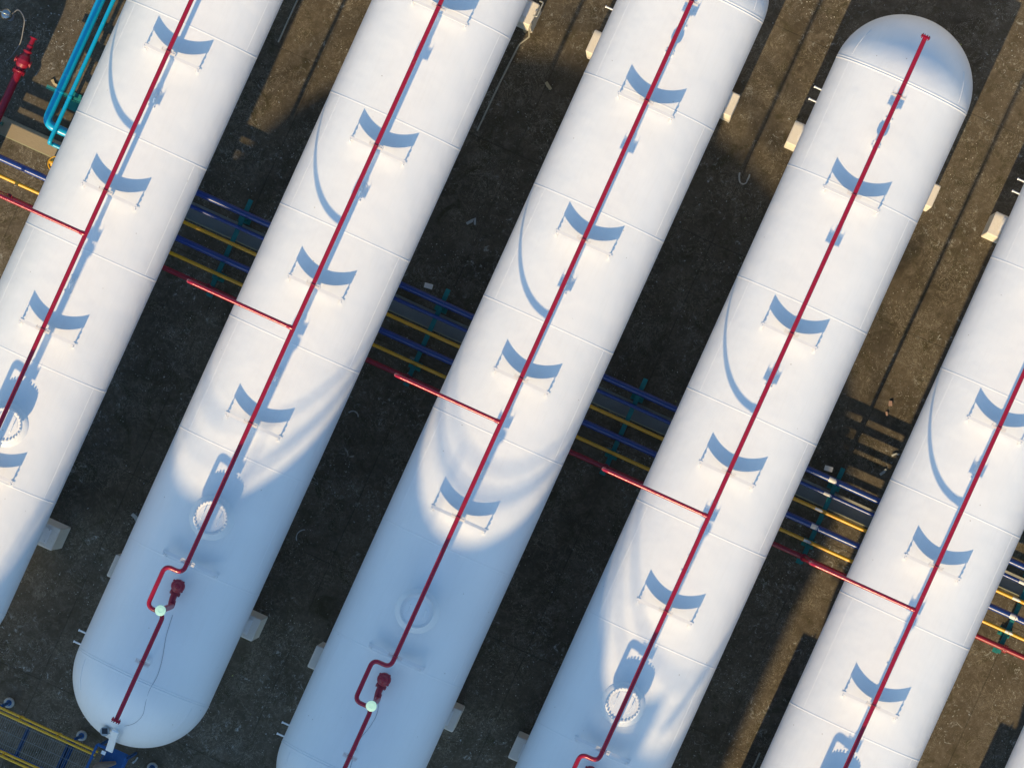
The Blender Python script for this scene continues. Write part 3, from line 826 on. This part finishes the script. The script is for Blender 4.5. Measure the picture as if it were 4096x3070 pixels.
b_ = MB(); b_.cyl((0, 0, 0), (0, 0, .8), .04, 14); b_.lathe((0, 0, 0), [(.10, 0), (.10, .02), (.05, .05)], 24); b_.build('stand', M['cable'], fl)
cb = MB(); cb.tube([(-17.45, 2.9, .9), (-17.3, 3.1, 1.35), (-17.05, 2.95, 1.5), (-16.95, 2.4, 1.1), (-17.1, 2.0, .4), (-17.2, 1.9, .05)], .014, 8, fillet=.2)
tag(cb.build('hose', M['cable']), 'thin black cable looping down from the steel lamp at top left', 'cable')

# ------------------------------------------------------------------ walkway at lower left
ww = empty('walkway', (0, 0, 0)); tag(ww, 'steel grating walkway with yellow handrails and blue joists in the bottom left corner', 'walkway')
ZD = 1.95; YA, YB = -11.86, -12.74
for y in (YA + .03, YB - .0):
    for z, dy in ((3.02, -.02), (2.52, .035)):
        b_ = MB(); b_.cyl((-30, y + dy, z), (-8.42, y + dy, z), .029, 14); b_.build('handrail', M['rail'], ww)
    x = -8.48
    for x in [-9.42, -10.36 - .02, -11.30, -12.24]:
        b_ = MB(); b_.cyl((x, y, ZD - .1), (x, y, 3.02), .022, 12); b_.box((x, y, ZD - .06), (.08, .05, .10)); b_.build('stanchion', M['rail'], ww)
    b_ = MB(); b_.box((-19.2, y - (.03 if y > -12.3 else -.03), ZD - .06), (21.5, .012, .14)); b_.build('stringer', M['deepblue'], ww)
b_ = MB()
x = -8.55
while x > -14.2:
    b_.box((x, (YA + YB) / 2, ZD - .012), (0.006, YA - YB - .05, 0.03)); x -= 0.0505
for y in (-12.02, -12.30, -12.58):
    b_.box((-11.4, y, ZD - .006), (5.7, 0.010, 0.014))
b_.build('grating', M['grate'], ww)
for x in (-9.08, -9.17, -10.17, -11.17, -12.17):
    b_ = MB(); b_.box((x, (YA + YB) / 2, ZD - .09), (.05, YA - YB, .10)); b_.box((x + .03, (YA + YB) / 2, ZD - .14), (.07, YA - YB, .006)); b_.build('joist', M['deepblue'], ww)
FT = [(-10.94, 'round footing with a blue post, leftmost above the walkway'), (-9.07, 'round footing with a blue post, between walkway and rounded lower tank end'), (-7.25, 'round concrete footing right of the blue platform at the bottom edge')]
for i, (x, lb) in enumerate(FT):
    e = empty('footing_post', (x, -11.80, 0)); tag(e, lb, 'footing', 'round footings of the walkway')
    b_ = MB(); b_.lathe((0, 0, 0), [(.125, 0), (.122, .12), (.11, .13)], 30); b_.build('footing', M['foot'], e)
    b_ = MB(); b_.cyl((0, 0, .12), (0, 0, 1.78), .038, 14); b_.lathe((0, 0, .13), [(.07, 0), (.07, .012)], 14); b_.build('post', M['deepblue'], e)

pf = empty('platform', (-8.1, -12.0, 0)); tag(pf, 'dark blue steel platform against the whole rounded lower tank end', 'platform')
b_ = MB()
b_.box((.08, -.08, 2.30), (.50, 1.0, .02)); 
for dx in (-.20, .36): b_.box((dx, -.08, 2.32), (.03, 1.0, .05))
b_.build('deck', M['deepblue'], pf)
for dx in (-.38, .36):
    b_ = MB(); b_.box((dx, -.06, 3.15), (.045, .90, .045)); b_.box((dx, .36, 2.7), (.04, .04, .9)); b_.box((dx, -.48, 2.7), (.04, .04, .9)); b_.box((dx, -.06, 2.72), (.03, .84, .03)); b_.build('guard_rail', M['deepblue'], pf)
b_ = MB(); b_.box((-.24, .40, 3.15), (.30, .045, .045)); b_.box((-.24, .40, 2.72), (.30, .03, .03)); b_.build('guard_rail', M['deepblue'], pf)
for dx, dy in ((-.36, .35), (.36, .35), (-.36, -.5), (.36, -.5)):
    b_ = MB(); b_.box((dx, dy, 1.14), (.05, .05, 2.28)); b_.build('leg', M['deepblue'], pf)
b_ = MB()
for i in range(9): b_.cyl((.16, -.62 - i * .02, 2.2 - i * .25), (.50, -.62 - i * .02, 2.2 - i * .25), .012, 8)
b_.box((.16, -.70, 1.2), (.02, .04, 2.3)); b_.box((.50, -.70, 1.2), (.02, .04, 2.3)); b_.build('ladder', M['deepblue'], pf)
sk = MB()
pts = [(-8.42, -12.23, 2.38), (-8.30, -12.10, 2.44), (-8.12, -11.98, 2.50), (-7.95, -11.86, 2.44)]
sk.tube(pts, [0.03, .09, .08, .04], 12)
tag(sk.build('sacking', M['sack']), 'crumpled brown sacking lying on the dark blue platform', 'sacking')

# white cable tray and lamp on the whole rounded lower tank end
tr = empty('cable_tray', (-8.06, -10.8, 0)); tag(tr, 'narrow white tray plate sloping down the whole rounded lower tank end', 'cable tray')
b_ = MB(); rotm = Matrix.Rotation(R(62), 3, 'X')
b_.box((0.0, -0.40, 5.55), (.17, 1.15, .05), rotm, .012); b_.build('tray', M['tank'], tr)
b_ = MB(); b_.box((0.0, -0.24, 5.78), (.19, .07, .09), rotm); b_.box((-.10, -.76, 5.05), (.10, .08, .04)); b_.box((0, -.15, 5.7), (.05, .3, .05)); b_.build('bracket', M['tank'], tr)
lp = empty('lamp', (-8.30, -11.06, 0)); tag(lp, 'small round lamp with dark glass beside the white tray on the rounded lower tank end', 'lamp')
b_ = MB(); b_.lathe((0, 0, 5.55), [(.06, 0), (.105, .02), (.11, .12), (.10, .15)], 28); b_.build('housing', M['galv'], lp)
b_ = MB(); b_.box((.0, .01, 5.705), (.13, .13, .014), Matrix.Rotation(R(24), 3, 'Z'), .03); b_.build('lens', M['glass'], lp)
b_ = MB(); b_.cyl((.08, 0, 5.60), (.22, -.02, 5.60), .012, 8); b_.cyl((0, .0, 5.56), (0, .12, 5.35), .02, 8); b_.build('arm', M['galv'], lp)
def on_tank(xt, x, y):
    yy = max(0, -9.64 - y)
    return (xt + x, y, ZA + math.sqrt(max(0.01, RT * RT - x * x - yy * yy)) + .006)
pts = [on_tank(-8.05, x, y) for x, y in ((.10, -8.0), (.16, -8.5), (.30, -9.0), (.36, -9.4), (.31, -9.75), (.36, -10.1), (.42, -10.35), (.30, -10.62), (.12, -10.75))]
cb = MB(); cb.tube(pts, .0035, 6, fillet=.15)
tag(cb.build('cable', M['cable']), 'thin grey cable wandering down the shaded lower tank end', 'cable', 'thin cables on the tanks')
pts = [on_tank(-2.97, x, y) for x, y in ((.06, -7.85), (.14, -8.15), (.10, -8.5), (.0, -8.8), (.05, -9.3), (.10, -9.6))]
cb = MB(); cb.tube(pts, .0035, 6, fillet=.15)
tag(cb.build('cable', M['cable']), 'thin grey cable below the mint cap nearest the bottom edge', 'cable', 'thin cables on the tanks')

# ------------------------------------------------------------------ conduits on the ground
for pts, lb in (([(-11.57, 16, .03), (-11.57, 5.3, .03), (-11.57, 4.92, .03)], 'thin grey conduit on the ground right of the far left tank, at the top'),
                ([(-6.22, 7.62, 2.72), (-6.22, 7.50, 2.72), (-6.22, 7.42, .9), (-6.40, 7.2, .03), (-6.44, 6.2, .03), (-6.46, 4.95, .03)], 'grey conduit dropping from the sunlit pier at the top edge'),
                ([(5.60, -5.6, .03), (5.60, -16, .03)], 'thin grey conduit on the ground near the bottom edge, left of the sunlit tank')):
    b_ = MB(); b_.tube(pts, .021, 10, fillet=.12)
    tag(b_.build('conduit', M['conduit']), lb, 'conduit', 'thin conduits on the ground')
gb = empty('earthing_bracket', (-6.17, 8.02, 0)); tag(gb, 'galvanised steel loop bracket on the sunlit pier at the top edge', 'bracket')
b_ = MB(); b_.tube([(-.09, .16, 2.76), (0, .16, 2.80), (0, -.20, 2.80), (-.09, -.20, 2.76)], .017, 8, fillet=.03); b_.build('loop', M['galv'], gb)

# marker tags on stakes beside the thick blue pipe
for x, y, lb in ((-5.98, 1.16, 'marker tag by the blue pipe, right of the tank with the whole lower end'), (4.31, 1.13, 'marker tag by the blue pipe, right of the tank with the whole upper end')):
    e = empty('marker_tag', (x, y, 0)); tag(e, lb, 'marker tag', 'marker tags by the blue pipe')
    b_ = MB(); b_.box((0, 0, .55), (.20, .12, .02), Matrix.Rotation(R(8), 3, 'Z'), .01); b_.build('plate', M['decal'], e)
    b_ = MB(); b_.cyl((.0, -.02, 0), (0, 0, .54), .010, 8); b_.build('stake', M['galv'], e)

# ------------------------------------------------------------------ litter
def curved(name, pts, w, mat, label, cat='scrap', z=.02):
    """strip of torn sheet lying nearly flat, with a little lift"""
    b_ = MB(); n = len(pts); vs = []
    for i, (x, y) in enumerate(pts):
        a = Vector(pts[max(0, i - 1)]); c = Vector(pts[min(n - 1, i + 1)])
        t = (c - a).normalized(); nn = Vector((-t.y, t.x))
        ww_ = w * (0.75 + .5 * random.random())
        h = z + .012 * random.random()
        for sgn in (-1, 1): vs.append((x + nn.x * ww_ / 2 * sgn, y + nn.y * ww_ / 2 * sgn, h + .008 * (sgn + 1)))
    up = [(x, y, zz + .003) for x, y, zz in vs]
    m_ = len(vs); vs = vs + up
    fs = []
    for i in range(n - 1):
        fs.append((2 * i, 2 * i + 1, 2 * i + 3, 2 * i + 2)); fs.append((m_ + 2 * i, m_ + 2 * i + 2, m_ + 2 * i + 3, m_ + 2 * i + 1))
        fs.append((2 * i, 2 * i + 2, m_ + 2 * i + 2, m_ + 2 * i)); fs.append((2 * i + 1, m_ + 2 * i + 1, m_ + 2 * i + 3, 2 * i + 3))
    fs.append((0, m_, m_ + 1, 1)); fs.append((2 * n - 2, 2 * n - 1, m_ + 2 * n - 1, m_ + 2 * n - 2))
    b_.add(vs, fs, False)
    return tag(b_.build(name, mat), label, cat, 'scraps lying on the ground')
def arc(cx, cy, r, a0, a1, n=9): return [(cx + r * math.cos(R(a0 + (a1 - a0) * i / n)), cy + r * math.sin(R(a0 + (a1 - a0) * i / n))) for i in range(n + 1)]
jp = [(-0.21, 6.66), (-0.20, 6.58)] + arc(-0.29, 6.47, .09, 20, -150, 7) + [(-0.42, 6.52), (-0.44, 6.60)]
curved('torn_strip', jp, .035, M['scrap'], 'pale hook shaped strip lying left of the tank with the whole upper end', 'torn strip')
curved('torn_strip', arc(-6.36, -2.36, .13, 20, 160), .03, M['scrap'], 'short pale curved shred right of the tank with the whole lower end', 'torn strip')
curved('torn_strip', arc(-6.22, -5.42, .19, 110, 225), .025, M['scrap'], 'long thin curved shred right of the tank with the whole lower end', 'torn strip')
curved('torn_strip', [(-5.79, 2.86), (-5.70, 2.98), (-5.66, 3.06), (-5.60, 2.92)], .06, M['scrap'], 'pale crumpled rag on the dark ground above the marker tag', 'rag')
curved('dead_leaf', [(-5.46, 6.66), (-5.38, 6.60), (-5.28, 6.55)], .07, M['tan'], 'dry tan leaf lying in the gap below the top edge pier', 'leaf')
curved('dead_leaf', [(-6.47, 7.62), (-6.42, 7.55), (-6.36, 7.52)], .08, M['tan'], 'dry tan leaf by the grey conduit at the top edge', 'leaf')
curved('torn_strip', [(-10.14, -6.58), (-10.02, -6.62), (-9.92, -6.72)], .10, M['scrap'], 'pale flat stone chip at the left side of the tank with the whole lower end', 'stone')
curved('brick', [(4.99, 3.18), (5.04, 3.07)], .075, M['pink'], 'larger pinkish brick on the sunlit ground left of the right tank', 'brick')
curved('brick', [(5.01, 2.91), (5.06, 2.83)], .05, M['pink'], 'smaller pink brick piece beside the other brick', 'brick')
curved('torn_strip', [(-7.72, -11.90), (-7.68, -11.82), (-7.66, -11.72)], .04, M['scrap'], 'pale shard of plastic right of the dark blue platform', 'shard')
curved('dead_leaf', [(-16.05, 1.93), (-15.97, 1.86), (-15.88, 1.84)], .07, M['tan'], 'dry tan leaf by the pale green stand of the cyan pipes', 'leaf')
curved('dead_leaf', [(5.55, 2.02), (5.62, 2.10), (5.70, 2.12)], .04, M['scrap'], 'pale leaf near the right tank, lower of two', 'leaf')
curved('dead_leaf', [(5.48, 1.50), (5.54, 1.60), (5.56, 1.68)], .05, M['scrap'], 'pale leaf near the right tank above the labelled blue pipe', 'leaf')

def scatter(name, mat, n, smin, smax, seed):
    rnd = random.Random(seed); b_ = MB()
    cl = [(rnd.uniform(-18, 14), rnd.uniform(-14, 14), rnd.uniform(.3, 1.2)) for _ in range(34)]
    for i in range(n):
        if rnd.random() < .65:
            cx, cy, s_ = rnd.choice(cl); x, y = rnd.gauss(cx, s_), rnd.gauss(cy, s_)
        else: x, y = rnd.uniform(-19, 15), rnd.uniform(-15, 15)
        if .22 < y < .75: continue
        s_ = smin + (smax - smin) * rnd.random() ** 3; a = rnd.random() * PI
        h = .004 + s_ * .25
        pts = []
        k_ = rnd.choice((3, 4, 5))
        for j in range(k_):
            an = a + 2 * PI * j / k_ + rnd.uniform(-.3, .3); rr = s_ * rnd.uniform(.5, 1.0) * (1 if j % 2 else .6)
            pts.append((x + rr * math.cos(an), y + rr * math.sin(an)))
        top = [(px + rnd.uniform(-.2, .2) * s_, py + rnd.uniform(-.2, .2) * s_, h * rnd.uniform(.6, 1.3)) for px, py in pts]
        vs = [(px, py, 0) for px, py in pts] + top
        fs = [tuple(range(k_, 2 * k_))] + [(j, (j + 1) % k_, k_ + (j + 1) % k_, k_ + j) for j in range(k_)]
        b_.add(vs, fs, False)
    return b_.build(name, mat)
tag(scatter('grit', M['scrap'], 3600, .005, .034, 3), 'pale grit and paint flakes strewn over the concrete', 'grit', kind='stuff')
tag(scatter('leaf_litter', M['leaf'], 420, .008, .032, 5), 'small yellow green leaves strewn over the concrete', 'leaf litter', kind='stuff')
tag(scatter('pebbles', M['tan'], 1200, .006, .026, 9), 'small tan pebbles strewn over the concrete', 'pebbles', kind='stuff')

# ------------------------------------------------------------------ the tall round storage tank south of the frame; its roof edge throws the curved shade
SX, SH, SR = -3.75, 20.0, 8.5
SY = -0.98 - SH / math.tan(R(SUN_EL))
gs = empty('storage_tank', (SX, SY, 0)); tag(gs, 'tall round white storage tank beyond the bottom edge that shades the lower left tanks', 'storage tank')
def ring(r_, z, n_=96): return [(r_ * math.cos(t), r_ * math.sin(t), z) for t in [2 * PI * i / n_ for i in range(n_)]]
b_ = MB(); n = 128; vs = []; fs = []
pr = [(SR, 0), (SR, SH - .05), (SR + .06, SH - .04), (SR + .06, SH), (SR - .05, SH), (0.02, SH + .35)]
for (q, z) in pr:
    for k_ in range(n):
        t = 2 * PI * k_ / n; vs.append((q * math.cos(t), q * math.sin(t), z))
for i in range(len(pr) - 1):
    for k_ in range(n):
        q = (k_ + 1) % n; fs.append((i * n + k_, i * n + q, (i + 1) * n + q, (i + 1) * n + k_))
b_.add(vs, fs, False); b_.build('shell', M['tank'], gs)
b_ = MB(); b_.tube(ring(SR - .1, SH + 1.10), .038, 8, closed=True); b_.tube(ring(SR - .1, SH + .60), .022, 8, closed=True)
for k_ in range(24):
    a = 2 * PI * k_ / 24; c_, s_ = (SR - .1) * math.cos(a), (SR - .1) * math.sin(a)
    b_.cyl((c_, s_, SH), (c_, s_, SH + 1.1), .028, 8)
b_.build('railing', M['rail'], gs)
b_ = MB(); b_.tube(ring(5.6, SH + 2.3), .06, 10, closed=True)
for k_ in range(8):
    a = 2 * PI * (k_ + .3) / 8; b_.cyl((5.6 * math.cos(a), 5.6 * math.sin(a), SH), (5.6 * math.cos(a), 5.6 * math.sin(a), SH + 2.3), .05, 8)
b_.build('spray_ring', M['redold'], gs)
ex = 6.25; ey = math.sqrt(SR * SR - ex * ex)
b_ = MB(); b_.box((ex, ey - .1, SH + .30), (.45, .45, .6)); b_.build('valve_box', M['tank'], gs)
b_ = MB(); b_.cyl((ex + .5, ey - .1, SH + .1), (ex + 1.3, ey - .5, SH + 1.5), .08, 12); b_.build('stair_rail', M['galv'], gs)

# unseen pale building added north of the tanks to bounce sunlight on domed ends
nb = empty('bounce_building', (-3, 21, 0)); tag(nb, 'pale building added beyond the top edge to bounce light on the upper tank ends', 'building')
b_ = MB(); b_.box((0, 0, 3.6), (46, 6, 7.2)); b_.build('wall', M['cover_white'], nb)
b_ = MB(); b_.box((0, 0, 7.32), (46.8, 6.8, .22)); b_.build('roof', M['galv'], nb)
for i in range(7):
    b_ = MB(); b_.box((-18 + i * 6, -3.02, 1.6), (2.2, .06, 3.0)); b_.build('door', M['galv'], nb)

pc = empty('shade_box', (-17.75, -1.1, 0)); tag(pc, 'grey box added beyond the left edge to shade the upper left corner', 'shade_box')  # unseen box with a stub on top, added to darken the upper left ground
b_ = MB(); b_.box((.15, 0, 1.2), (1.6, .8, 2.4), None, .03); b_.build('body', M['galv'], pc)
b_ = MB(); b_.box((0, 0, 2.43), (1.4, .9, .06)); b_.build('roof', M['galv'], pc)
b_ = MB(); b_.box((.5, .2, 2.9), (.25, .25, .9)); b_.build('shade_stub', M['galv'], pc)
